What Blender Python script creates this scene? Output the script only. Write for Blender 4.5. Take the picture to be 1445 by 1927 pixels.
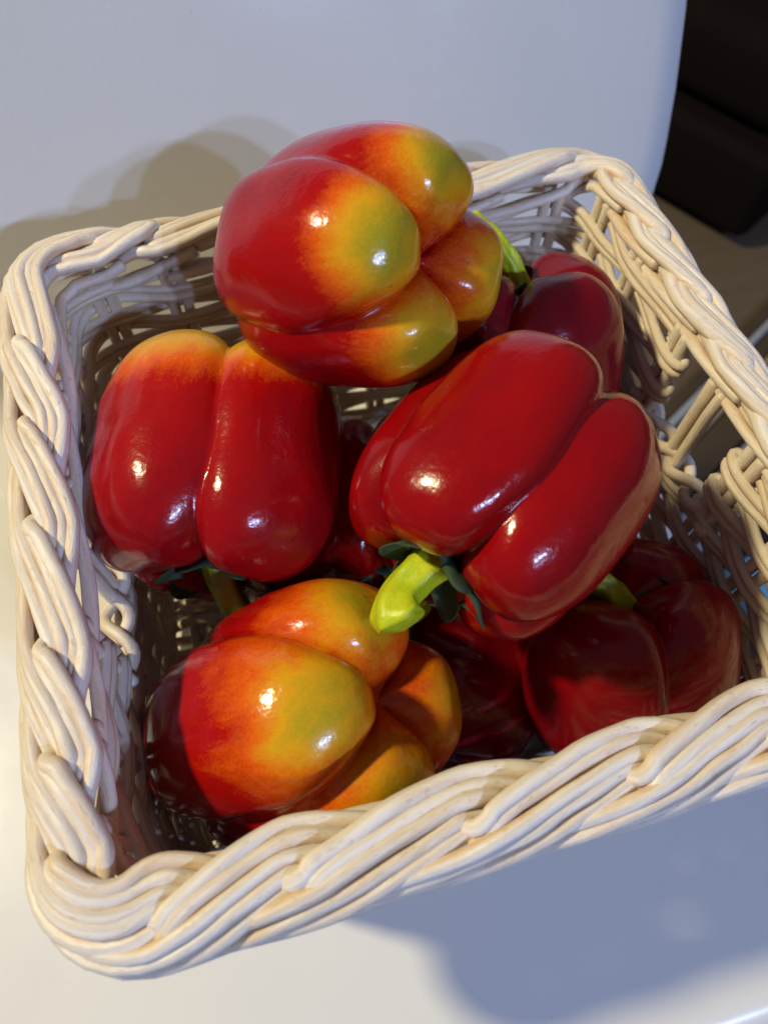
import bpy, math, random
import numpy as np
from mathutils import Vector, Matrix, Quaternion, noise as mnoise

random.seed(11)
for o in list(bpy.data.objects):
    bpy.data.objects.remove(o, do_unlink=True)
SC = bpy.context.scene
COL = SC.collection

# ------------------------------------------------------------------ camera
cam_d = bpy.data.cameras.new('camera')
cam = bpy.data.objects.new('camera', cam_d); COL.objects.link(cam)
right = Vector((0.96331, -0.26796, 0.01523)); down = Vector((-0.22905, -0.85037, -0.47371)); fwd = Vector((0.13989, 0.45284, -0.88055))
rot = Matrix((right, -down, -fwd)).transposed()
cam.matrix_world = Matrix.Translation((-0.05425, -0.1485, 0.3933)) @ rot.to_4x4()
cam_d.sensor_width = 36.0; cam_d.lens = 1447.0 / 1927.0 * 36.0; cam_d.sensor_fit = 'AUTO'
cam_d.clip_start = 0.01; cam_d.clip_end = 50
cam_d.dof.use_dof = True; cam_d.dof.focus_distance = 0.275; cam_d.dof.aperture_fstop = 9.0
SC.camera = cam
SC.render.resolution_x = 767; SC.render.resolution_y = 1024

# ------------------------------------------------------------------ world, lamps, exposure
W = bpy.data.worlds.new('World'); SC.world = W; W.use_nodes = True
bg = W.node_tree.nodes['Background']
bg.inputs['Color'].default_value = (0.92, 0.84, 1.08, 1); bg.inputs['Strength'].default_value = 0.10
SC.view_settings.view_transform = 'Standard'; SC.view_settings.look = 'None'
SC.view_settings.exposure = 0.0; SC.view_settings.gamma = 1.0
SC.cycles.use_denoising = True
SC.cycles.max_bounces = 8
SC.cycles.sample_clamp_indirect = 4.0

def lamp(name, loc, target, size, power, color, shape='DISK', size_y=None):
    d = bpy.data.lights.new(name, 'AREA'); d.shape = shape; d.size = size
    if size_y: d.size_y = size_y
    d.energy = power; d.color = color
    o = bpy.data.objects.new(name, d); COL.objects.link(o)
    o.location = loc
    o.rotation_euler = (Vector(target) - Vector(loc)).to_track_quat('-Z', 'Y').to_euler()
    return o
KEY = Vector((-0.60, 0.24, 0.77)).normalized()
lamp('warm_lamp', KEY * 2.4, (0, 0, 0.05), 0.19, 52.0, (1.0, 0.86, 0.51))
for (x, y, z, pw) in ((0.66, -1.37, 1.20, 5.8), (0.47, -1.44, 1.23, 8.2), (0.30, -1.48, 1.20, 5.8)):
    lamp('cool_lamp', (x, y, z), (0, 0.12, 0.14), 0.04, pw, (0.44, 0.61, 1.05))

# ------------------------------------------------------------------ helpers
def tag(o, label=None, cat=None, group=None, kind=None):
    if label: o['label'] = label
    if cat: o['category'] = cat
    if group: o['group'] = group
    if kind: o['kind'] = kind
    return o
def empty(name, loc=(0, 0, 0)):
    o = bpy.data.objects.new(name, None); COL.objects.link(o); o.location = loc
    o.empty_display_size = 0.02
    return o
def mesh_obj(name, V, F, mat, parent=None, smooth=True, uv=None, attrs=None):
    me = bpy.data.meshes.new(name)
    me.from_pydata([tuple(v) for v in V], [], F)
    if smooth: me.polygons.foreach_set('use_smooth', [True] * len(me.polygons))
    if uv is not None:
        lay = me.uv_layers.new(name='UVMap')
        idx = np.empty(len(me.loops), dtype=np.int32); me.loops.foreach_get('vertex_index', idx)
        lay.data.foreach_set('uv', np.asarray(uv, dtype=np.float32)[idx].ravel())
    if attrs:
        for k, a in attrs.items():
            at = me.attributes.new(k, 'FLOAT', 'POINT'); at.data.foreach_set('value', np.asarray(a, dtype=np.float32))
    if mat: me.materials.append(mat)
    me.update()
    o = bpy.data.objects.new(name, me); COL.objects.link(o)
    if parent: o.parent = parent
    return o

def catmull(P, n):
    P = np.asarray(P, float)
    P = np.vstack([2 * P[0] - P[1], P, 2 * P[-1] - P[-2]])
    m = len(P) - 3
    out = []
    for q in np.linspace(0, m, n):
        i = min(int(q), m - 1); t = q - i
        a, b, c, d = P[i:i + 4]
        out.append(0.5 * (2 * b + (c - a) * t + (2 * a - 5 * b + 4 * c - d) * t * t + (3 * b - a - 3 * c + d) * t ** 3))
    return np.array(out)

def tube(name, path, rad, mat, parent, sides=10, up=(0, 0, 1), ref_fn=None, closed=False, cap=True, squash=1.0):
    """round rod along path; uv.x runs along in metres, uv.y round; attribute 'across' is the sideways angle (0 top, 1 flank)."""
    P = np.asarray(path, float); n = len(P)
    R = np.full(n, rad) if np.isscalar(rad) else np.asarray(rad, float)
    if closed:
        T = np.roll(P, -1, 0) - np.roll(P, 1, 0)
    else:
        T = np.gradient(P, axis=0)
    T /= np.linalg.norm(T, axis=1)[:, None] + 1e-12
    U = np.asarray(up, float)
    U = np.tile(U, (n, 1)) if U.ndim == 1 else U
    B = np.cross(T, U); bl = np.linalg.norm(B, axis=1)[:, None]
    B = np.where(bl < 1e-4, np.array([1.0, 0, 0]), B / (bl + 1e-12))
    Nn = np.cross(B, T)
    if cap and not closed:                       # rounded rod ends: two shrinking rings each side
        ex = [(0.0, 0.45, -0.9), (0.0, 0.82, -0.5)]
        P2, R2, N2, B2 = [], [], [], []
        for (_, rs, off) in ex:
            P2.append(P[0] + T[0] * R[0] * (off + 0.1) * 0.7); R2.append(R[0] * rs); N2.append(Nn[0]); B2.append(B[0])
        for i in range(n): P2.append(P[i]); R2.append(R[i]); N2.append(Nn[i]); B2.append(B[i])
        for (_, rs, off) in reversed(ex):
            P2.append(P[-1] - T[-1] * R[-1] * (off + 0.1) * 0.7); R2.append(R[-1] * rs); N2.append(Nn[-1]); B2.append(B[-1])
        P, R, Nn, B = np.array(P2), np.array(R2), np.array(N2), np.array(B2); n = len(P)
    a = np.linspace(0, 2 * math.pi, sides, endpoint=False)
    ca, sa = np.cos(a), np.sin(a)
    V = P[:, None, :] + R[:, None, None] * (ca[None, :, None] * Nn[:, None, :] * squash + sa[None, :, None] * B[:, None, :])
    V = V.reshape(-1, 3)
    s = np.concatenate([[0], np.cumsum(np.linalg.norm(np.diff(P, axis=0), axis=1))])
    uv = np.stack([np.repeat(s, sides), np.tile(a / (2 * math.pi), n)], 1)
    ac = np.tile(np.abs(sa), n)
    F = []
    for i in range(n if closed else n - 1):
        j = (i + 1) % n
        for k in range(sides):
            l = (k + 1) % sides
            F.append((i * sides + k, i * sides + l, j * sides + l, j * sides + k))
    if not closed:
        F.append(tuple(range(sides - 1, -1, -1))); F.append(tuple((n - 1) * sides + k for k in range(sides)))
    return mesh_obj(name, V, F, mat, parent, True, uv, {'across': ac})

def box_obj(name, size, loc, rz, mat, parent=None, bevel=0.01, rx=0.0):
    x, y, z = [s / 2 for s in size]
    V = [(-x, -y, -z), (x, -y, -z), (x, y, -z), (-x, y, -z), (-x, -y, z), (x, -y, z), (x, y, z), (-x, y, z)]
    F = [(0, 3, 2, 1), (4, 5, 6, 7), (0, 1, 5, 4), (1, 2, 6, 5), (2, 3, 7, 6), (3, 0, 4, 7)]
    o = mesh_obj(name, V, F, mat, parent, True)
    o.location = loc; o.rotation_euler = (rx, 0, rz)
    m = o.modifiers.new('bevel', 'BEVEL'); m.width = bevel; m.segments = 4; m.limit_method = 'NONE'
    return o

# ------------------------------------------------------------------ materials
class NT:
    def __init__(s, name):
        s.m = bpy.data.materials.new(name); s.m.use_nodes = True
        s.t = s.m.node_tree; s.n = s.t.nodes; s.b = s.n['Principled BSDF']
    def node(s, typ, **kw):
        d = s.n.new(typ)
        for k, v in kw.items():
            if k in d.inputs: d.inputs[k].default_value = v
            else: setattr(d, k, v)
        return d
    def link(s, a, b): s.t.links.new(a, b)
    def ramp(s, fac, stops, interp='LINEAR'):
        r = s.n.new('ShaderNodeValToRGB'); r.color_ramp.interpolation = interp
        e = r.color_ramp.elements
        while len(e) < len(stops): e.new(0.5)
        for i, (p, c) in enumerate(stops):
            e[i].position = p; e[i].color = (*c, 1)
        s.link(fac, r.inputs['Fac']); return r.outputs['Color']
    def math(s, op, a, b=None, clamp=False):
        d = s.n.new('ShaderNodeMath'); d.operation = op; d.use_clamp = clamp
        for i, v in enumerate((a, b)):
            if v is None: continue
            if isinstance(v, (int, float)): d.inputs[i].default_value = v
            else: s.link(v, d.inputs[i])
        return d.outputs[0]
    def mix(s, fac, a, b, mode='MIX'):
        d = s.n.new('ShaderNodeMix'); d.data_type = 'RGBA'; d.blend_type = mode
        for sock, v in ((d.inputs['Factor'], fac), (d.inputs[6], a), (d.inputs[7], b)):
            if isinstance(v, (int, float)): sock.default_value = v
            elif isinstance(v, tuple): sock.default_value = (*v, 1)
            else: s.link(v, sock)
        return d.outputs[2]
    def noise(s, vec, scale, detail=3.0, rough=0.5, dist=0.0):
        d = s.n.new('ShaderNodeTexNoise')
        d.inputs['Scale'].default_value = scale; d.inputs['Detail'].default_value = detail
        d.inputs['Roughness'].default_value = rough; d.inputs['Distortion'].default_value = dist
        if vec is not None: s.link(vec, d.inputs['Vector'])
        return d.outputs['Fac']
    def bump(s, h, strength, dist):
        d = s.n.new('ShaderNodeBump'); d.inputs['Strength'].default_value = strength; d.inputs['Distance'].default_value = dist
        s.link(h, d.inputs['Height']); s.link(d.outputs['Normal'], s.b.inputs['Normal'])
    def mapping(s, vec, scale):
        d = s.n.new('ShaderNodeMapping'); d.inputs['Scale'].default_value = scale
        s.link(vec, d.inputs['Vector']); return d.outputs['Vector']

def mat_wicker(name, paint, glaze, amount):
    q = NT(name)
    tc = q.n.new('ShaderNodeTexCoord'); uv = q.n.new('ShaderNodeUVMap')
    oi = q.n.new('ShaderNodeObjectInfo')
    off = q.n.new('ShaderNodeVectorMath'); off.operation = 'ADD'
    cmb = q.n.new('ShaderNodeCombineXYZ')
    q.link(q.math('MULTIPLY', oi.outputs['Random'], 37.0), cmb.inputs[0]); q.link(q.math('MULTIPLY', oi.outputs['Random'], 11.0), cmb.inputs[2])
    q.link(uv.outputs['UV'], off.inputs[0]); q.link(cmb.outputs[0], off.inputs[1])
    streak = q.noise(q.mapping(off.outputs[0], (60, 7.0, 1)), 1.0, 6, 0.68, 0.4)
    grain = q.noise(q.mapping(off.outputs[0], (70, 26.0, 1)), 1.0, 4, 0.7)
    blot = q.noise(q.mapping(off.outputs[0], (260, 9, 1)), 1.0, 3, 0.6)
    patch = q.noise(q.mapping(off.outputs[0], (22, 2.0, 1)), 1.0, 3, 0.6)
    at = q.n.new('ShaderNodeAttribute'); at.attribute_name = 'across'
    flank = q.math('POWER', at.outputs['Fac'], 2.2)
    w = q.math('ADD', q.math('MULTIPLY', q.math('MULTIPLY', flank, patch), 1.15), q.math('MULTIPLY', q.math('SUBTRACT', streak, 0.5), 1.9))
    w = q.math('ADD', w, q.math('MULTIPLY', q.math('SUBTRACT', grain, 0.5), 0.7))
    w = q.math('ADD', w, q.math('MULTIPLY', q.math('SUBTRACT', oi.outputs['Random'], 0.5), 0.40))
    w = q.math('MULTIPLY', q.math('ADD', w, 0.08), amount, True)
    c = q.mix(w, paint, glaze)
    sp = q.ramp(blot, [(0.60, (0, 0, 0)), (0.70, (1, 1, 1))])
    c = q.mix(q.math('MULTIPLY', sp, 0.36), c, tuple(g * 0.70 for g in glaze))
    q.link(c, q.b.inputs['Base Color'])
    q.link(q.ramp(streak, [(0.3, (0.34,) * 3), (0.7, (0.52,) * 3)]), q.b.inputs['Roughness'])
    fine = q.noise(q.mapping(off.outputs[0], (420, 30, 1)), 1.0, 3, 0.65)
    h = q.math('ADD', q.math('MULTIPLY', streak, 0.8), q.math('MULTIPLY', fine, 0.35))
    h = q.math('SUBTRACT', h, q.math('MULTIPLY', sp, 0.25))
    q.bump(h, 0.50, 0.0010)
    return q.m
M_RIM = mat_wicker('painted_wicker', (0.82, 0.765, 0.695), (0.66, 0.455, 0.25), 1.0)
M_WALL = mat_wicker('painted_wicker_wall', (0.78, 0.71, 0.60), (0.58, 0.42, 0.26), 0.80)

def mat_pepper(name, stops, rough=0.21):
    q = NT(name)
    tc = q.n.new('ShaderNodeTexCoord'); P = tc.outputs['Object']
    at = q.n.new('ShaderNodeAttribute'); at.attribute_name = 'unripe'
    big = q.noise(q.mapping(P, (1, 1, 0.55)), 34, 5, 0.62, 0.8); mid = q.noise(q.mapping(P, (1, 1, 0.45)), 110, 4, 0.65, 0.4); spk = q.noise(P, 1100, 2, 0.7)
    f = q.math('ADD', at.outputs['Fac'], q.math('MULTIPLY', q.math('SUBTRACT', big, 0.5), 0.46))
    f = q.math('ADD', f, q.math('MULTIPLY', q.math('SUBTRACT', mid, 0.5), 0.20))
    f = q.math('ADD', f, q.math('MULTIPLY', q.math('SUBTRACT', spk, 0.5), 0.17))
    c = q.ramp(f, stops)
    d = q.ramp(q.noise(P, 230, 2, 0.5), [(0.74, (0, 0, 0)), (0.80, (1, 1, 1))])
    c = q.mix(q.math('MULTIPLY', d, 0.35), c, (0.05, 0.012, 0.008))
    q.link(c, q.b.inputs['Base Color'])
    dust = q.noise(P, 55, 5, 0.65)
    q.link(q.ramp(dust, [(0.35, (rough - 0.06,) * 3), (0.75, (rough + 0.06,) * 3)]), q.b.inputs['Roughness'])
    q.b.inputs['Specular IOR Level'].default_value = 0.32
    q.b.inputs['Coat Weight'].default_value = 0.18; q.b.inputs['Coat Roughness'].default_value = 0.10
    h = q.math('ADD', q.math('MULTIPLY', q.noise(P, 480, 2, 0.5), 0.5), q.math('MULTIPLY', q.noise(P, 110, 3, 0.5), 1.2))
    q.bump(h, 0.32, 0.0008)
    return q.m
DK, RD, OR, YL, GN = (0.13, 0.002, 0.004), (0.38, 0.003, 0.002), (0.68, 0.10, 0.004), (0.68, 0.33, 0.009), (0.36, 0.30, 0.013)
M_BLUSH = mat_pepper('blushed_pepper_skin', [(0.0, DK), (0.22, (0.30, 0.003, 0.006)), (0.42, RD), (0.58, OR), (0.76, YL), (0.93, GN)])
M_RED = mat_pepper('red_pepper_skin', [(0.0, (0.12, 0.002, 0.005)), (0.35, (0.27, 0.002, 0.004)), (0.62, RD), (0.8, OR), (0.95, YL)], 0.20)
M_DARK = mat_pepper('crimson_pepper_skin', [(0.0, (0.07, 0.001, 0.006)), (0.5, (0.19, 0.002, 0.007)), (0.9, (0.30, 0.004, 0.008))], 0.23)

def mat_stem(name, c1, c2):
    q = NT(name); tc = q.n.new('ShaderNodeTexCoord'); P = tc.outputs['Object']
    st = q.noise(q.mapping(P, (1, 1, 0.18)), 420, 4, 0.65)
    c = q.mix(q.ramp(q.noise(P, 90, 5, 0.65), [(0.35, (0,) * 3), (0.68, (1,) * 3)]), c1, c2)
    c = q.mix(q.math('MULTIPLY', q.ramp(st, [(0.5, (0,) * 3), (0.75, (1,) * 3)]), 0.22), c, tuple(v * 0.55 for v in c2))
    q.link(c, q.b.inputs['Base Color']); q.b.inputs['Roughness'].default_value = 0.36
    q.bump(q.math('ADD', q.noise(P, 260, 4, 0.6), st), 0.5, 0.0008); return q.m
M_STEM = mat_stem('stem_green', (0.58, 0.62, 0.012), (0.40, 0.52, 0.012))
M_STEM2 = mat_stem('stem_olive', (0.33, 0.36, 0.01), (0.20, 0.26, 0.008))
q = NT('calyx_cloth'); tc = q.n.new('ShaderNodeTexCoord')
wv = q.node('ShaderNodeTexWave', Scale=900.0); q.link(tc.outputs['Object'], wv.inputs['Vector'])
q.link(q.mix(q.math('MULTIPLY', wv.outputs['Fac'], 0.6), (0.020, 0.046, 0.018), (0.036, 0.070, 0.028)), q.b.inputs['Base Color'])
q.b.inputs['Roughness'].default_value = 0.75; M_CALYX = q.m

q = NT('white_plastic'); tc = q.n.new('ShaderNodeTexCoord'); P = tc.outputs['Object']
sc = q.noise(q.mapping(P, (2, 24, 24)), 14, 5, 0.65, 0.5)
spk = q.ramp(q.noise(P, 210, 2, 0.5), [(0.76, (0,) * 3), (0.80, (1,) * 3)])
scr = q.ramp(q.noise(q.mapping(P, (3, 160, 30)), 6, 3, 0.6, 1.5), [(0.70, (0,) * 3), (0.74, (1,) * 3)])
c = q.mix(q.math('MULTIPLY', q.ramp(sc, [(0.58, (0,) * 3), (0.8, (1,) * 3)]), 0.22), (0.72, 0.715, 0.70), (0.63, 0.62, 0.60))
c = q.mix(q.math('MULTIPLY', spk, 0.25), c, (0.35, 0.32, 0.28))
q.link(c, q.b.inputs['Base Color'])
q.link(q.ramp(q.noise(P, 18, 5, 0.6), [(0.3, (0.18,) * 3), (0.8, (0.34,) * 3)]), q.b.inputs['Roughness'])
q.bump(q.math('ADD', q.noise(P, 25, 3, 0.5), q.math('MULTIPLY', scr, 0.05)), 0.06, 0.002); M_PLASTIC = q.m

def mat_plain(name, c1, c2, scale, rough, bump=0.0, stretch=(1, 1, 1), spec=0.5):
    q = NT(name); tc = q.n.new('ShaderNodeTexCoord')
    f = q.noise(q.mapping(tc.outputs['Object'], stretch), scale, 4, 0.6)
    q.link(q.mix(f, c1, c2), q.b.inputs['Base Color']); q.b.inputs['Roughness'].default_value = rough
    q.b.inputs['Specular IOR Level'].default_value = spec
    if bump: q.bump(f, bump, 0.003)
    return q.m
M_FLOOR = mat_plain('floor_boards', (0.11, 0.08, 0.052), (0.16, 0.118, 0.08), 6, 0.5, 0.1, (1, 8, 1))
M_SOFA = mat_plain('sofa_leather', (0.0045, 0.0025, 0.0022), (0.008, 0.004, 0.0036), 40, 0.85, 0.2, spec=0.12)
M_RUG = mat_plain('dark_rug', (0.03, 0.014, 0.014), (0.05, 0.03, 0.028), 60, 0.9, 0.3)
M_STEEL = mat_plain('brushed_steel', (0.28, 0.31, 0.36), (0.36, 0.39, 0.44), 30, 0.35)
M_BRASS = mat_plain('tan_strip', (0.30, 0.21, 0.13), (0.36, 0.26, 0.17), 30, 0.5)
M_WOODDK = mat_plain('dark_wood', (0.05, 0.034, 0.02), (0.085, 0.06, 0.036), 20, 0.5)
M_CYAN = mat_plain('pale_blue_card', (0.22, 0.60, 0.78), (0.26, 0.66, 0.82), 20, 0.5)
M_CHROME = mat_plain('leg_metal', (0.5, 0.5, 0.5), (0.6, 0.6, 0.6), 20, 0.25)

# ------------------------------------------------------------------ setting
FZ = -0.42
floor = mesh_obj('floor', [(-4, -4, FZ), (6, -4, FZ), (6, 6, FZ), (-4, 6, FZ)], [(0, 1, 2, 3)], M_FLOOR, smooth=False)
tag(floor, 'brown floor far below the white seat', kind='structure')

# white moulded chair ------------------------------------------------
chair = empty('moulded_chair', (0, 0, FZ))
tag(chair, 'glossy white moulded chair that the wicker basket stands on', 'chair')
def seat_profile():
    pts = []
    for a in np.linspace(100, 0, 9):                       # rolled front lip
        r = 0.020; pts.append((-0.220 - r * math.sin(math.radians(a)), -r + r * math.cos(math.radians(a))))
    for y in np.linspace(-0.208, 0.143, 28): pts.append((y, 0.0))
    y0, r = 0.153, 0.036
    for a in np.linspace(0, 66, 18):
        pts.append((y0 + r * math.sin(math.radians(a)), r - r * math.cos(math.radians(a))))
    ly, lz = pts[-1]; dy, dz = math.cos(math.radians(66)), math.sin(math.radians(66))
    for t in np.linspace(0.015, 0.36, 26): pts.append((ly + dy * t, lz + dz * t))
    return pts
prof = seat_profile()
EDGE = [(-0.24, 0.15), (-0.15, 0.172), (-0.05, 0.174), (0.05, 0.176), (0.11, 0.184), (0.16, 0.203), (0.19, 0.218), (0.215, 0.2265), (0.23, 0.230), (0.254, 0.2355), (0.294, 0.238), (0.334, 0.238), (0.40, 0.235), (0.6, 0.20)]
V, F = [], []
NX = 61
arc = 0.0; py = pz = None; lo = prof[0]
arcs = []
for (y, z) in prof:
    if py is not None: arc += math.hypot(y - py, z - pz)
    arcs.append(arc); py, pz = y, z
i_ref = min(range(len(prof)), key=lambda i: abs(prof[i][0]) + abs(prof[i][1]))
base_arc = arcs[i_ref] - prof[i_ref][0]
EX, EW = [e[0] for e in EDGE], [e[1] for e in EDGE]
for i, (y, z) in enumerate(prof):
    s = arcs[i] - base_arc
    xr = float(np.interp(s, EX, EW)); xl = -0.28 - (xr - 0.17)
    for k in range(NX):
        u = k / (NX - 1)
        x = xl + (xr - xl) * u
        edge = max(0.0, 1 - (xr - x) / 0.014)
        curl = 0.004 * edge ** 2                            # edges turned away from the sitter
        j = min(max(i, 1), len(prof) - 2)
        ty, tz = prof[j + 1][0] - prof[j - 1][0], prof[j + 1][1] - prof[j - 1][1]
        l = math.hypot(ty, tz)
        ny, nz = -tz / l, ty / l
        V.append((x, y - ny * curl, z - nz * curl - FZ))
for i in range(len(prof) - 1):
    for k in range(NX - 1):
        a = i * NX + k; F.append((a, a + 1, a + NX + 1, a + NX))
shell = mesh_obj('seat_shell', V, F, M_PLASTIC, chair)
so = shell.modifiers.new('thick', 'SOLIDIFY'); so.thickness = 0.006; so.offset = -1
bv = shell.modifiers.new('bevel', 'BEVEL'); bv.width = 0.002; bv.segments = 3; bv.limit_method = 'ANGLE'
for (x, y, dx, dy) in ((0.12, -0.16, 0.03, -0.03), (-0.24, -0.16, -0.03, -0.03), (0.12, 0.12, 0.03, 0.06), (-0.24, 0.12, -0.03, 0.06)):
    tube('leg', [(x, y, -FZ - 0.008), (x + dx, y + dy, 0)], [0.012, 0.009], M_CHROME, chair, 16, up=(1, 0, 0))

# dark sofa, floor strips --------------------------------------------
A30 = math.radians(30)
E1 = Vector((math.cos(A30), math.sin(A30), 0)); E2 = Vector((-math.sin(A30), math.cos(A30), 0))
sofa = empty('dark_sofa', (0.69, 0.54, FZ))
tag(sofa, 'dark maroon leather sofa standing behind the chair, out of focus', 'sofa')
def sofa_box(name, size, off, bev):                         # off: along E1, along E2, up (centre)
    o = box_obj(name, size, E1 * off[0] + E2 * off[1] + Vector((0, 0, off[2])), A30, M_SOFA, sofa, bev)
    return o
sofa_box('sofa_base', (1.2, 0.7, 0.13), (0.60, 0.36, 0.085), 0.02)
sofa_box('seat_cushion', (0.46, 0.60, 0.12), (0.25, 0.33, 0.215), 0.035)
sofa_box('seat_cushion', (0.60, 0.60, 0.12), (0.79, 0.33, 0.215), 0.035)
sofa_box('back_cushion', (1.1, 0.16, 0.35), (0.60, 0.66, 0.42), 0.05)

def strip(name, c0, c1, h, mat, label, cat):                # long strip on the floor, between two offsets
    n = -E2
    ctr = n * ((c0 + c1) / 2) + E1 * 0.9
    o = box_obj(name, (1.6, abs(c1 - c0), h), (ctr.x, ctr.y, FZ + h / 2 + 0.001), A30, mat, None, min(h, abs(c1 - c0)) * 0.2)
    return o
thr = empty('door_threshold', (0.6, 0.4, FZ))
tag(thr, 'blurred brown threshold with a thin grey rail beside the sofa', 'threshold')
for (nm, c0, c1, h, mt) in (('wood_board', -0.045, -0.030, 0.010, M_WOODDK), ('metal_rail', -0.028, -0.018, 0.014, M_STEEL), ('wood_board', -0.016, 0.004, 0.010, M_WOODDK),
                            ('tan_rail', 0.006, 0.014, 0.014, M_BRASS), ('wood_board', 0.016, 0.055, 0.010, M_WOODDK)):
    o = strip(nm, c0, c1, h, mt, '', ''); o.parent = thr; o.location = o.location - thr.location
rail = strip('grey_sill', 0.060, 0.105, 0.02, M_STEEL, '', '')
tag(rail, 'blue-grey metal sill beyond the right handle hole', 'sill')
rug = strip('dark_rug', 0.112, 0.9, 0.012, M_RUG, '', '')
tag(rug, 'dark maroon rug on the floor right of the chair', 'rug')
card = box_obj('pale_blue_box', (0.045, 0.06, 0.04), (0.435, 0.055, FZ + 0.034), 0.2, M_CYAN, None, 0.004)
tag(card, 'pale blue box on the dark rug, glimpsed through the right basket wall', 'box')

# ------------------------------------------------------------------ wicker basket
basket = empty('wicker_basket', (0, 0, 0.002))
tag(basket, 'square white painted wicker basket with braided rim, full of peppers', 'basket')
HB = 0.15
def square_path(half, rc):
    """point, outward normal for an arc position s (0..1 round, starting back-left, going to front-left, front-right, back-right)"""
    st = half - rc
    L = 2 * st; Q = math.pi * rc / 2; per = 4 * (L + Q)
    corners = [(-1, 1), (-1, -1), (1, -1), (1, 1)]
    dirs = [(0, -1), (1, 0), (0, 1), (-1, 0)]; nrm = [(-1, 0), (0, -1), (1, 0), (0, 1)]
    def f(d):
        d = d % per
        side = int(d // (L + Q)); e = d - side * (L + Q)
        dx, dy = dirs[side]; nx, ny = nrm[side]
        if e <= L:
            m = e - L / 2
            return (nx * half + dx * m, ny * half + dy * m), (nx, ny)
        a = (e - L) / rc
        ccx, ccy = nx * st + dx * st, ny * st + dy * st
        n2x = nx * math.cos(a) + dx * math.sin(a); n2y = ny * math.cos(a) + dy * math.sin(a)
        return (ccx + n2x * rc, ccy + n2y * rc), (n2x, n2y)
    return f, per, L, Q
rim_f, rim_per, rim_L, rim_Q = square_path(0.130, 0.018)
def arc_at(side, coord):
    """arc length on the rim for a coordinate along one side (left: y, front: x, right: y, back: x)"""
    sgn = (-1, 1, 1, -1)[side]
    return side * (rim_L + rim_Q) + rim_L / 2 + sgn * coord
TIPS = ([arc_at(0, c) for c in (0.0776, 0.039, -0.004, -0.049, -0.083)] + [arc_at(0, -0.104) + 0.006] +
        [arc_at(1, c) for c in (-0.108, -0.0715, -0.0197, 0.0312, 0.075)] + [arc_at(1, 0.104) + 0.010] +
        [arc_at(2, c) for c in (-0.083, -0.043, -0.0058, 0.0296, 0.0665)] + [arc_at(2, 0.104) - 0.002] + [arc_at(2, 0.104) + 0.030] +
        [arc_at(3, c) for c in (0.0624, 0.02, -0.028, -0.0744)] + [arc_at(3, -0.100)])
NTIP = len(TIPS)
def tip_arc(k):
    w, i = divmod(k, NTIP)
    return TIPS[i] + w * rim_per
def tau_arc(k, tau):
    b = math.floor(tau); fr = tau - b
    return tip_arc(k + b) * (1 - fr) + tip_arc(k + b + 1) * fr
RODS = {
    0: [(-.05, .20, .66), (.00, .28, .88), (.07, .16, .98), (.14, -.02, 1.02), (.32, -.29, 1.02), (.54, -.58, .95), (.76, -.82, .83), (.98, -.98, .70), (1.12, -.97, .66), (1.28, -.84, .62), (1.43, -.62, .52), (1.65, -.30, .10)],
    1: [(-.02, .62, .55), (.06, .48, .84), (.14, .30, .95), (.28, .08, 1.0), (.50, -.20, .97), (.72, -.44, .88), (.93, -.62, .80), (1.08, -.66, .74), (1.20, -.56, .66), (1.36, -.34, .44)],
    2: [(-.90, .70, -.30), (-.72, .80, .12), (-.50, .82, .40), (-.3, .80, .58), (-.11, .77, .74), (.10, .64, .86), (.27, .45, .93), (.49, .17, .95), (.71, -.08, .90), (.93, -.29, .84), (1.05, -.34, .76), (1.18, -.30, .56)],
    3: [(-1.05, .82, -.62), (-.86, .98, -.30), (-.69, 1.05, 0.0), (-.44, 1.07, .25), (-.12, .99, .48), (.06, .91, .62), (.29, .74, .76), (.50, .50, .82), (.71, .27, .82), (.90, .03, .80), (1.0, -.06, .70), (1.14, -.10, .46)],
    4: [(-1.3, .60, -.95), (-1.0, .88, -.62), (-.7, 1.02, -.36), (-.3, 1.12, -.08), (.1, 1.10, .22), (.4, .92, .46), (.7, .58, .58), (.95, .30, .60), (1.1, .18, .5), (1.25, .10, .3)],
    5: [(-.9, .78, -.98), (-.55, 1.0, -.74), (-.2, 1.12, -.48), (.2, 1.12, -.24), (.6, .98, -.02), (.9, .76, .10), (1.2, .45, .10)],
    6: [(.7, -.70, .10), (1.0, -.92, -.12), (1.35, -.96, -.42), (1.7, -.84, -.72), (2.0, -.62, -.98)],
    7: [(.9, -.45, .05), (1.25, -.70, -.25), (1.6, -.78, -.60), (1.95, -.60, -.92), (2.2, -.30, -1.1)],
}
RA = 0.0114
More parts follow.
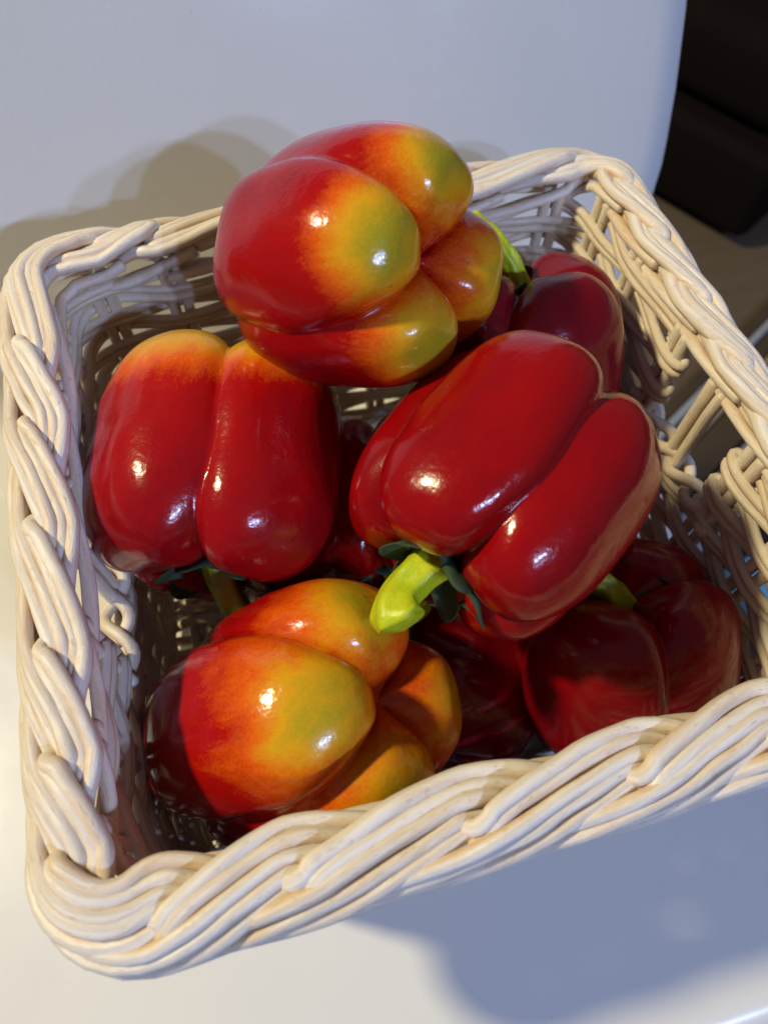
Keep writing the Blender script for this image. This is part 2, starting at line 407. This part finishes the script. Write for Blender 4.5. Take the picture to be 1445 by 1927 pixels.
for k in range(NTIP):
    span = (tip_arc(k + 1) - tip_arc(k))
    for rid, cps in RODS.items():
        if rid == 7 or (rid == 4 and k % NTIP not in (3, 4, 5, 6, 7, 8, 9, 10, 11, 17, 18, 23)): continue
        j = lambda a: random.uniform(-a, a)
        ju, jv = j(.06), j(.06)
        cps2 = [(t + j(.015), u + ju + j(.022), v + jv + j(.03)) for (t, u, v) in cps]
        n = 30 if rid in (0, 2, 3, 4) else 22
        fine = catmull(cps2, n)
        path, ups = [], []
        for t, u, v in fine:
            (x, y), (nx, ny) = rim_f(tau_arc(k, t))
            k_r = 0.5 + 0.5 * math.tanh((x - 0.118) / 0.008)        # the right border is pulled tighter, the left and back a little
            k_l = 0.5 + 0.5 * math.tanh((-x - 0.118) / 0.008); k_b = 0.5 + 0.5 * math.tanh((y - 0.118) / 0.008)
            uu = max(min(u, 1.3), -1.3) * RA * (1 - 0.38 * k_r - 0.15 * k_l - 0.26 * k_b * (1 - k_r) * (1 - k_l)) - 0.0042 * k_b * (1 - 0.6 * k_r)
            z = HB + 0.0005 + v * RA * 0.98 * (1 - 0.46 * k_r) - 0.0015 * k_b + k_r * (0.0055 - 0.003 * k_b + 0.0018 * math.cos(y * 14))
            path.append((x + nx * uu, y + ny * uu, z))
            ang = math.atan2(max(v, -0.6) + 0.35, u) ; ups.append((nx * math.cos(ang), ny * math.cos(ang), math.sin(ang)))
        r0 = random.uniform(0.00220, 0.00265)
        rad = [r0 * (1 + 0.05 * math.sin(i * 0.5 + k) + random.uniform(-.02, .02)) for i in range(n)]
        if rid == 0: rad = [r * 1.12 for r in rad]
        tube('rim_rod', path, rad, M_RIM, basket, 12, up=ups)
# filler core inside the braid
core = [(rim_f(rim_per * i / 96)[0][0], rim_f(rim_per * i / 96)[0][1], HB - 0.001 + 0.006 * (0.5 + 0.5 * math.tanh((rim_f(rim_per * i / 96)[0][0] - 0.118) / 0.008))) for i in range(96)]
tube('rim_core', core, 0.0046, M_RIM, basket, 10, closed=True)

# walls: pairs of stakes, bands of two weavers that pass in front of and behind them
def half_at(z): return 0.1195 + (0.1235 - 0.1195) * z / HB
wall_unit, wall_per, wall_L, wall_Q = square_path(1.0, 0.20)
def wall_pt(d, z, off):
    (x, y), (nx, ny) = wall_unit(d)
    h = half_at(z)
    return (x * h + nx * off, y * h + ny * off, z)
def wall_arc(side, coord, z=0.1):
    return side * (wall_L + wall_Q) + wall_L / 2 + (-1, 1, 1, -1)[side] * coord / half_at(z)
SIDE_ST = {0: (0.098, 0.062, 0.022, -0.0085, -0.040, -0.075, -0.104), 1: (-0.098, -0.070, -0.026, 0.021, 0.066, 0.104),
           2: (-0.102, -0.071, -0.0385, -0.0075, 0.022, 0.066, 0.101), 3: (0.107, 0.066, 0.021, -0.026, -0.0725, -0.104)}
STAKES = []
for sd in range(4):
    for c in sorted(SIDE_ST[sd], key=lambda c: wall_arc(sd, c)): STAKES.append((wall_arc(sd, c), sd, c))
STAKES.sort()
SR = 0.0027
for i, (d, sd, c) in enumerate(STAKES):
    for e in (-1, 1):
        hole = sd in (0, 2) and abs(c + 0.0080) < 0.004
        gap = 0.0031 / half_at(0.1)
        sh = e * gap
        pts = [wall_pt(d + sh * (1 + 0.08 * random.uniform(-1, 1)), z, random.uniform(-.0003, .0003)) for z in np.linspace(0.003, 0.153 if sd == 2 else 0.146, 12)]
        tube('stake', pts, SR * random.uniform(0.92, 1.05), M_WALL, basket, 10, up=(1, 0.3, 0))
sign = [(-1) ** i for i in range(len(STAKES))]
SD = [s[0] for s in STAKES]
def weave(d, phase):
    d = d % wall_per
    if d < SD[0]: d += wall_per
    ext = SD + [SD[0] + wall_per]
    i = max(k for k in range(len(SD)) if ext[k] <= d)
    t = (d - ext[i]) / (ext[i + 1] - ext[i])
    a, b = sign[i], -sign[i]
    t = 0.5 - 0.5 * math.cos(math.pi * t)
    return phase * (a * (1 - t) + b * t)
AMP = 0.0029; WR = 0.0021
PITCH = 0.0087
def amp_at(d):                                                # the front wall is beaten down tighter
    e = (d % wall_per) / (wall_L + wall_Q)
    return AMP * (0.66 if 0.9 < e < 1.9 else 0.85 if e < 0.9 else 1.0)
HOLE_LO = 0.101
holeR = (wall_arc(2, -0.0385), wall_arc(2, 0.022)); holeL = (wall_arc(0, 0.022), wall_arc(0, -0.040))
for bnd in range(17):
    for rr in range(2):
        z0 = 0.0075 + bnd * PITCH + (rr - 0.5) * 0.0043
        phase = 1 if bnd % 2 else -1
        wob = random.uniform(0, 6)
        def zz(d): return z0 + 0.0006 * math.sin(d * 3 + wob) + 0.0004 * math.sin(d * 11 + wob * 2)
        jr = WR * random.uniform(0.94, 1.06)
        def run(d0, d1, n, lead0=False, lead1=False):
            pts = []
            ds = np.linspace(d0, d1, n)
            for d in ds:
                pts.append(wall_pt(d, zz(d), amp_at(d) * weave(d, phase)))
            def turn(d, sgn):                                 # the rod goes round the edge stake and back
                w = weave(d, phase); out = []
                step = 0.0075 / half_at(z0)
                for a in np.linspace(25, 180, 9):
                    ar = math.radians(a)
                    out.append(wall_pt(d + sgn * step * math.sin(ar) * 1.1, zz(d) + 0.0012 * a / 90, AMP * w * math.cos(ar)))
                out.append(wall_pt(d - sgn * 0.07, zz(d) + 0.003, -AMP * w * 0.95))
                return out
            if lead1 and weave(d1, phase) < 0: pts = pts + turn(d1, 1)
            if lead0 and weave(d0, phase) < 0: pts = turn(d0, -1)[::-1] + pts
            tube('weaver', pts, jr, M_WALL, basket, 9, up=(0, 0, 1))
        if z0 < HOLE_LO:
            n = 260
            pts = [wall_pt(d, zz(d), amp_at(d) * weave(d, phase)) for d in np.linspace(0, wall_per, n, endpoint=False)]
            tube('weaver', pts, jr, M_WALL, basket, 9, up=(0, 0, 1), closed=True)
        elif bnd > 15:                                        # the right border sits higher: one more band under it
            run(wall_arc(2, -0.100), holeR[0], 60, False, True); run(holeR[1], wall_arc(2, 0.100), 60, True, False)
        else:
            run(holeL[1], holeR[0], 150, False, True)
            run(holeR[1], holeL[0] + wall_per, 150, True, False)
# twisted pair that closes the lower edge of each handle hole
for (da, db) in (holeL, holeR):
    for ph in (0, math.pi):
        pts = [wall_pt(d, HOLE_LO + 0.004 + 0.0022 * math.sin(q * 15 + ph), 0.0048 * math.cos(q * 15 + ph)) for q, d in zip(np.linspace(0, 1, 40), np.linspace(da - 0.06, db + 0.06, 40))]
        tube('weaver', pts, 0.0026, M_WALL, basket, 9)
# woven floor of the basket
hb = half_at(0) - 0.002
for i in range(9):
    x = -hb + 2 * hb * (i + 0.5) / 9
    for e in (-1, 1):
        tube('base_stake', [(x + e * 0.0032, -hb, 0.005), (x + e * 0.0032, hb, 0.005)], 0.0029, M_WALL, basket, 8)
for i in range(34):
    y = -hb + 2 * hb * (i + 0.5) / 34
    ph = 1 if (i // 2) % 2 else -1
    pts = [(x, y + 0.0004 * math.sin(x * 90 + i), 0.0068 + 0.0046 * ph * math.cos((x + hb) / (2 * hb) * 9 * math.pi - math.pi / 2)) for x in np.linspace(-hb, hb, 55)]
    tube('base_weaver', pts, 0.0026, M_WALL, basket, 8)

# ------------------------------------------------------------------ peppers
def fbm(p, sc, seed):
    return mnoise.noise(Vector((p[0] * sc + seed, p[1] * sc - seed * 1.7, p[2] * sc + seed * 0.3)))
def smooth01(x, a, b):
    t = np.clip((x - a) / (b - a), 0, 1); return t * t * (3 - 2 * t)
def lobe(a, R=0.05, ht=0.05, hs=0.05):
    """one lobe: its angle round the axis, its radius, how far it reaches to the blossom end (ht) and to the stem end (hs)"""
    return (a, R, ht, hs)
FORM = dict(n=3.0, p=4.2, cm=.075, ct=.20, cs=.16, dt=.36, ds=.36, wt=.32, ws=.38, tap=0.0, tw=0.06)
def pepper_radius(PH, TH, lobes, fm, seed):
    """distance from the centre for polar angle PH (0 = blossom end) and azimuth TH: a blocky body cut by narrow furrows between its lobes"""
    L = sorted(lobes, key=lambda l: l[0] % 360); n = len(L)
    A = np.radians([l[0] % 360 for l in L]); two = 2 * math.pi
    PHc = np.cos(PH)
    gs, ws = [], []
    TH = TH - fm['tw'] * PHc                                    # slight twist along the axis
    for k in range(n):
        nx = (A[(k + 1) % n] - A[k]) % two; pv = (A[k] - A[k - 1]) % two
        d = (TH - A[k] + math.pi) % two - math.pi
        wand = lambda q: 0.022 * np.sin(2.6 * PH + seed * 1.3 + q * 2.1) + 0.015 * np.sin(7 * PH + seed + q)
        hi = nx / 2 + wand((k + 1) % n); lo = pv / 2 - wand(k)
        f = np.where(d >= 0, d / hi, -d / lo)                    # 1 at the furrow
        gs.append(f); ws.append(np.clip((1.16 - f) / 0.32, 0, 1))
    G = np.array(gs); Wt = np.array(ws) ** 1.5 + 1e-9; Wt /= Wt.sum(0)
    g = np.minimum(G.min(0), 1.0)
    Rm = sum(Wt[k] * L[k][1] for k in range(n)); HT = sum(Wt[k] * L[k][2] for k in range(n)); HS = sum(Wt[k] * L[k][3] for k in range(n))
    h = np.where(PHc > 0, HT, HS)
    e = fm['n']
    r = ((np.sin(PH) / (Rm * (1 - fm['tap'] * PHc))) ** e + (np.abs(PHc) / h) ** e) ** (-1 / e)
    r = r * (1 - fm['dt'] * np.exp(-(PH / fm['wt']) ** 2)) * (1 - fm['ds'] * np.exp(-((math.pi - PH) / fm['ws']) ** 2))
    dg = np.degrees(PH)
    c = fm['cm'] + (fm['ct'] - fm['cm']) * smooth01(-dg, -80, -28) + (fm['cs'] - fm['cm']) * smooth01(dg, 100, 152)
    c = c * smooth01(dg, 0, 14) * smooth01(180 - dg, 0, 14)
    g2 = np.sqrt(g * g + 1e-4) ** fm['p']
    r = r * (1 - c * g2) * (1 + 0.010 * np.sin(TH * 9 + seed + 2 * PHc) * np.sin(PH) ** 2)
    return r, g
def pepper_surface(lobes, fm, seed, rough=0.0007, nth=240, nph=128):
    ph = np.linspace(0.0, math.pi, nph); th = np.linspace(0, 2 * math.pi, nth, endpoint=False)
    PH, TH = np.meshgrid(ph[1:-1], th, indexing='ij')
    PH = np.concatenate([[0.0], PH.ravel(), [math.pi]]); TH = np.concatenate([[0.0], TH.ravel(), [0.0]])
    D = np.stack([np.sin(PH) * np.cos(TH), np.sin(PH) * np.sin(TH), np.cos(PH)], -1)
    t, g = pepper_radius(PH, TH, lobes, fm, seed)
    out = np.empty_like(D)
    for i, p in enumerate(D * t[:, None]):
        nz = fbm(p, 26, seed) * rough * 1.7 + fbm(p, 70, seed + 5) * rough * 0.6
        out[i] = p * (1 + nz / max(t[i], 0.02))
    F = []
    rows = nph - 2
    for k in range(nth): F.append((0, 1 + k, 1 + (k + 1) % nth))
    for r in range(rows - 1):
        for k in range(nth):
            a = 1 + r * nth + k; b = 1 + r * nth + (k + 1) % nth
            F.append((a, a + nth, b + nth, b))
    last = 1 + rows * nth; o = 1 + (rows - 1) * nth
    for k in range(nth): F.append((o + k, last, o + (k + 1) % nth))
    return out, F, g
def stem_mesh(name, path, rads, mat, parent, seed):
    fine = catmull(path, 26); rr = np.interp(np.linspace(0, 1, 26), np.linspace(0, 1, len(rads)), rads)
    P = fine; T = np.gradient(P, axis=0); T /= np.linalg.norm(T, axis=1)[:, None]
    up = np.array([0.3, 0.9, 0.2]); n = 20; V = []
    for i in range(26):
        b = np.cross(T[i], up); b /= np.linalg.norm(b); c = np.cross(b, T[i])
        for k in range(n):
            a = 2 * math.pi * k / n
            rad = rr[i] * (1 + 0.12 * math.cos(5 * a + seed + i * 0.03) + 0.06 * math.cos(2 * a + seed * 2)) + 0.0003 * math.sin(i * 0.9 + a * 2)
            V.append(P[i] + rad * (math.cos(a) * b + math.sin(a) * c))
    F = []
    for i in range(25):
        for k in range(n):
            l = (k + 1) % n
            F.append((i * n + k, (i + 1) * n + k, (i + 1) * n + l, i * n + l))
    V.append(P[-1] + T[-1] * rr[-1] * 0.35); e = len(V) - 1
    V.append(P[0]); s = len(V) - 1
    for k in range(n):
        l = (k + 1) % n
        F.append((25 * n + l, 25 * n + k, e)); F.append((k, l, s))
    o = mesh_obj(name, V, F, mat, parent)
    m = o.modifiers.new('sub', 'SUBSURF'); m.levels = 1; m.render_levels = 1
    return o
def calyx_mesh(parent, z, rad, seed, cup=0.010, droop=None):
    rnd = random.Random(seed); n = 72; rings = 8; V = []; F = []
    lob = [rnd.uniform(0.82, 1.12) for _ in range(6)]
    for r in range(rings + 1):
        f = 0.1 + 0.9 * r / rings
        for k in range(n):
            a = 2 * math.pi * k / n
            li = (k * 6) // n; ph = (k * 6 / n) - li
            rr = rad * lob[li] * (1 - 0.42 * f ** 3 * abs(2 * ph - 1) ** 1.6)
            x, y = f * rr * math.cos(a), f * rr * math.sin(a)
            V.append((x, y, z - cup * (f ** 2) * 0.9 + 0.0025 * math.sin(a * 6 + seed) * f))
    for r in range(rings):
        for k in range(n):
            l = (k + 1) % n
            F.append((r * n + k, r * n + l, (r + 1) * n + l, (r + 1) * n + k))
    o = mesh_obj('calyx_leaf', V, F, M_CALYX, parent)
    m = o.modifiers.new('thick', 'SOLIDIFY'); m.thickness = 0.0005
    return o

def make_pepper(label, loc, axis, face, lobes, mat, colour, seed, form=None, stem=None, stem_r=(0.0085, 0.0055, 0.005, 0.0062), stem_mat=None, calyx=None):
    """axis: where the blossom end points; face: direction that lobe angle 0 looks to"""
    root = empty('bell_pepper')
    z = Vector(axis).normalized(); x = Vector(face); x = (x - z * x.dot(z)).normalized(); y = z.cross(x)
    root.matrix_world = Matrix.Translation(loc) @ Matrix((x, y, z)).transposed().to_4x4()
    tag(root, label, 'bell pepper', 'artificial bell peppers in the basket')
    fm = dict(FORM, **(form or {}))
    V, F, crease = pepper_surface(lobes, fm, seed)
    zn = V[:, 2] / V[:, 2].max()
    hot = []                                                     # the last spots to ripen: the crown of each lobe
    for lb in lobes:
        a = math.radians(lb[0]) + fm['tw'] * math.cos(math.radians(38)); q = math.radians(38)
        r = pepper_radius(np.array([q]), np.array([a]), lobes, fm, seed)[0][0]
        hot.append((r * math.sin(q) * math.cos(a), r * math.sin(q) * math.sin(a), r * math.cos(q)))
    td = np.min([np.linalg.norm(V - np.array(h), axis=1) for h in hot], axis=0)
    u = colour(V, zn, crease, td)
    fl = mesh_obj('flesh', V, F, mat, root, True, None, {'unripe': u})
    if stem: stem_mesh('stem', stem, stem_r, stem_mat or M_STEM, root, seed)
    if calyx: calyx_mesh(root, calyx[0], calyx[1], seed, calyx[2])
    return root
make_pepper('large red and yellow pepper lying on top at the back, its blossom end facing right',
    (-0.0037, 0.0564, 0.1900), (0.6090, -0.6131, 0.5032), (-0.7870, -0.3876, 0.4801),
    [lobe(-98, .045, .047, .045), lobe(-14, .046, .046, .047), lobe(66, .044, .046, .046), lobe(160, .045, .048, .045)],
    M_BLUSH, lambda V, zn, cr, td: .25 + .42 * np.exp(-(td / .020) ** 2) + .24 * smooth01(zn, .15, .95) - .10 * smooth01(-zn, .2, .9), 3, form=dict(n=3.0, p=3.6, ct=.27, cm=.075, cs=.07, dt=.42), stem=[(0, 0, -.026), (.002, 0, -.038), (.004, .002, -.046)], calyx=(-.034, .022, .006))
make_pepper('red pepper with orange blossom tips standing against the left wall, stem down',
    (-0.0695, 0.0261, 0.1208), (0.3120, 0.9419, 0.1245), (0.1824, -0.1880, 0.9651),
    [lobe(-46, .054, .051, .053), lobe(30, .0545, .050, .054), lobe(102, .052, .047, .052), lobe(190, .049, .048, .052)],
    M_BLUSH, lambda V, zn, cr, td: .28 + .12 * np.exp(-(td / .022) ** 2) + .47 * smooth01(zn, .06, .95) - .10 * smooth01(-zn, .2, .9), 8, form=dict(n=3.4, p=3.4, tap=.02, cm=.11, ct=.14, cs=.14, tw=.02), stem=[(0, 0, -.026), (-.006, .006, -.046), (-.012, .020, -.060), (-.014, .034, -.064)], calyx=(-.038, .024, .010), stem_mat=M_STEM2)
make_pepper('orange and yellow pepper lying at the front left, blossom end facing right',
    (-0.0573, -0.0769, 0.0999), (0.6798, -0.1547, 0.7169), (-0.7328, -0.1824, 0.6555),
    [lobe(-86, .050, .054, .056), lobe(-8, .055, .055, .062), lobe(66, .0475, .055, .056), lobe(160, .046, .054, .052)],
    M_BLUSH, lambda V, zn, cr, td: .29 + .34 * np.exp(-(td / .020) ** 2) + .24 * smooth01(zn, -.4, .95) - .10 * smooth01(-zn, .2, .9), 14, form=dict(n=2.8, p=3.6, cm=.08, ct=.22), stem=[(0, 0, -.03), (.004, 0, -.055), (.012, .004, -.075)], calyx=(-.038, .022, .006))
make_pepper('bright red middle pepper with a thick lime green stem pointing to the front left',
    (0.0250, -0.0310, 0.1611), (0.7928, 0.6073, 0.0510), (0.0731, -0.1778, 0.9814),
    [lobe(-26, .0485, .049, .053), lobe(46, .0475, .049, .052), lobe(120, .045, .047, .051), lobe(192, .043, .047, .049), lobe(262, .0465, .047, .051)],
    M_RED, lambda V, zn, cr, td: .37 + .32 * smooth01(zn, .82, 1.02), 21, form=dict(n=3.1, p=3.4, cm=.105, ct=.14, cs=.22, ds=.44, ws=.44), stem=[(0, 0, -.022), (0, -.003, -.034), (0, -.005, -.046), (0, -.005, -.054), (.001, -.002, -.059), (.001, .001, -.061)], stem_r=(.0105, .0084, .0070, .0064, .0076, .0090, .0078), calyx=(-.032, .0225, .0125))
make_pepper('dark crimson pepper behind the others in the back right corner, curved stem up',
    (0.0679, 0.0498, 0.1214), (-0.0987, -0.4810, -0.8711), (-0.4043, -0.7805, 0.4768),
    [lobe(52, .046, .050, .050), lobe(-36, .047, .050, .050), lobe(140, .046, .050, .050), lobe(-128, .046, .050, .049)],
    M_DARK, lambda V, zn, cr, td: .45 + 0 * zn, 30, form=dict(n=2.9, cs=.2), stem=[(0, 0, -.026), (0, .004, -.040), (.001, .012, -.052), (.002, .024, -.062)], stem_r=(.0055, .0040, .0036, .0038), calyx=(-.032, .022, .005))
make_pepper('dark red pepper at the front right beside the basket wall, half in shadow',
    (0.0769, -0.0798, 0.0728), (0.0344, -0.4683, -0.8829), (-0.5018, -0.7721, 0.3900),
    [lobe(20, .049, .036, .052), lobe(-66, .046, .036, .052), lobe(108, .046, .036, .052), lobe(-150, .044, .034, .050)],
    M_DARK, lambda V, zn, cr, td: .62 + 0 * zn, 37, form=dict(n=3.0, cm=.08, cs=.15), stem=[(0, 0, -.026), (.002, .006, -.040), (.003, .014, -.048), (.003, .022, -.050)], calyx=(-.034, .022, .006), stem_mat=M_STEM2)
make_pepper('red pepper low in the basket, seen as a sliver between the left and middle peppers',
    (-0.0036, 0.0079, 0.0923), (0.2134, 0.9703, 0.1138), (-0.0730, -0.1003, 0.9923),
    [lobe(-60, .036, .040, .040), lobe(30, .036, .040, .040), lobe(120, .036, .040, .040), lobe(205, .036, .040, .040)],
    M_RED, lambda V, zn, cr, td: .55 + 0 * zn, 44, form=None, stem=[(0, 0, -.020), (0, .004, -.040), (.004, .010, -.050)], calyx=(-.026, .020, .008))
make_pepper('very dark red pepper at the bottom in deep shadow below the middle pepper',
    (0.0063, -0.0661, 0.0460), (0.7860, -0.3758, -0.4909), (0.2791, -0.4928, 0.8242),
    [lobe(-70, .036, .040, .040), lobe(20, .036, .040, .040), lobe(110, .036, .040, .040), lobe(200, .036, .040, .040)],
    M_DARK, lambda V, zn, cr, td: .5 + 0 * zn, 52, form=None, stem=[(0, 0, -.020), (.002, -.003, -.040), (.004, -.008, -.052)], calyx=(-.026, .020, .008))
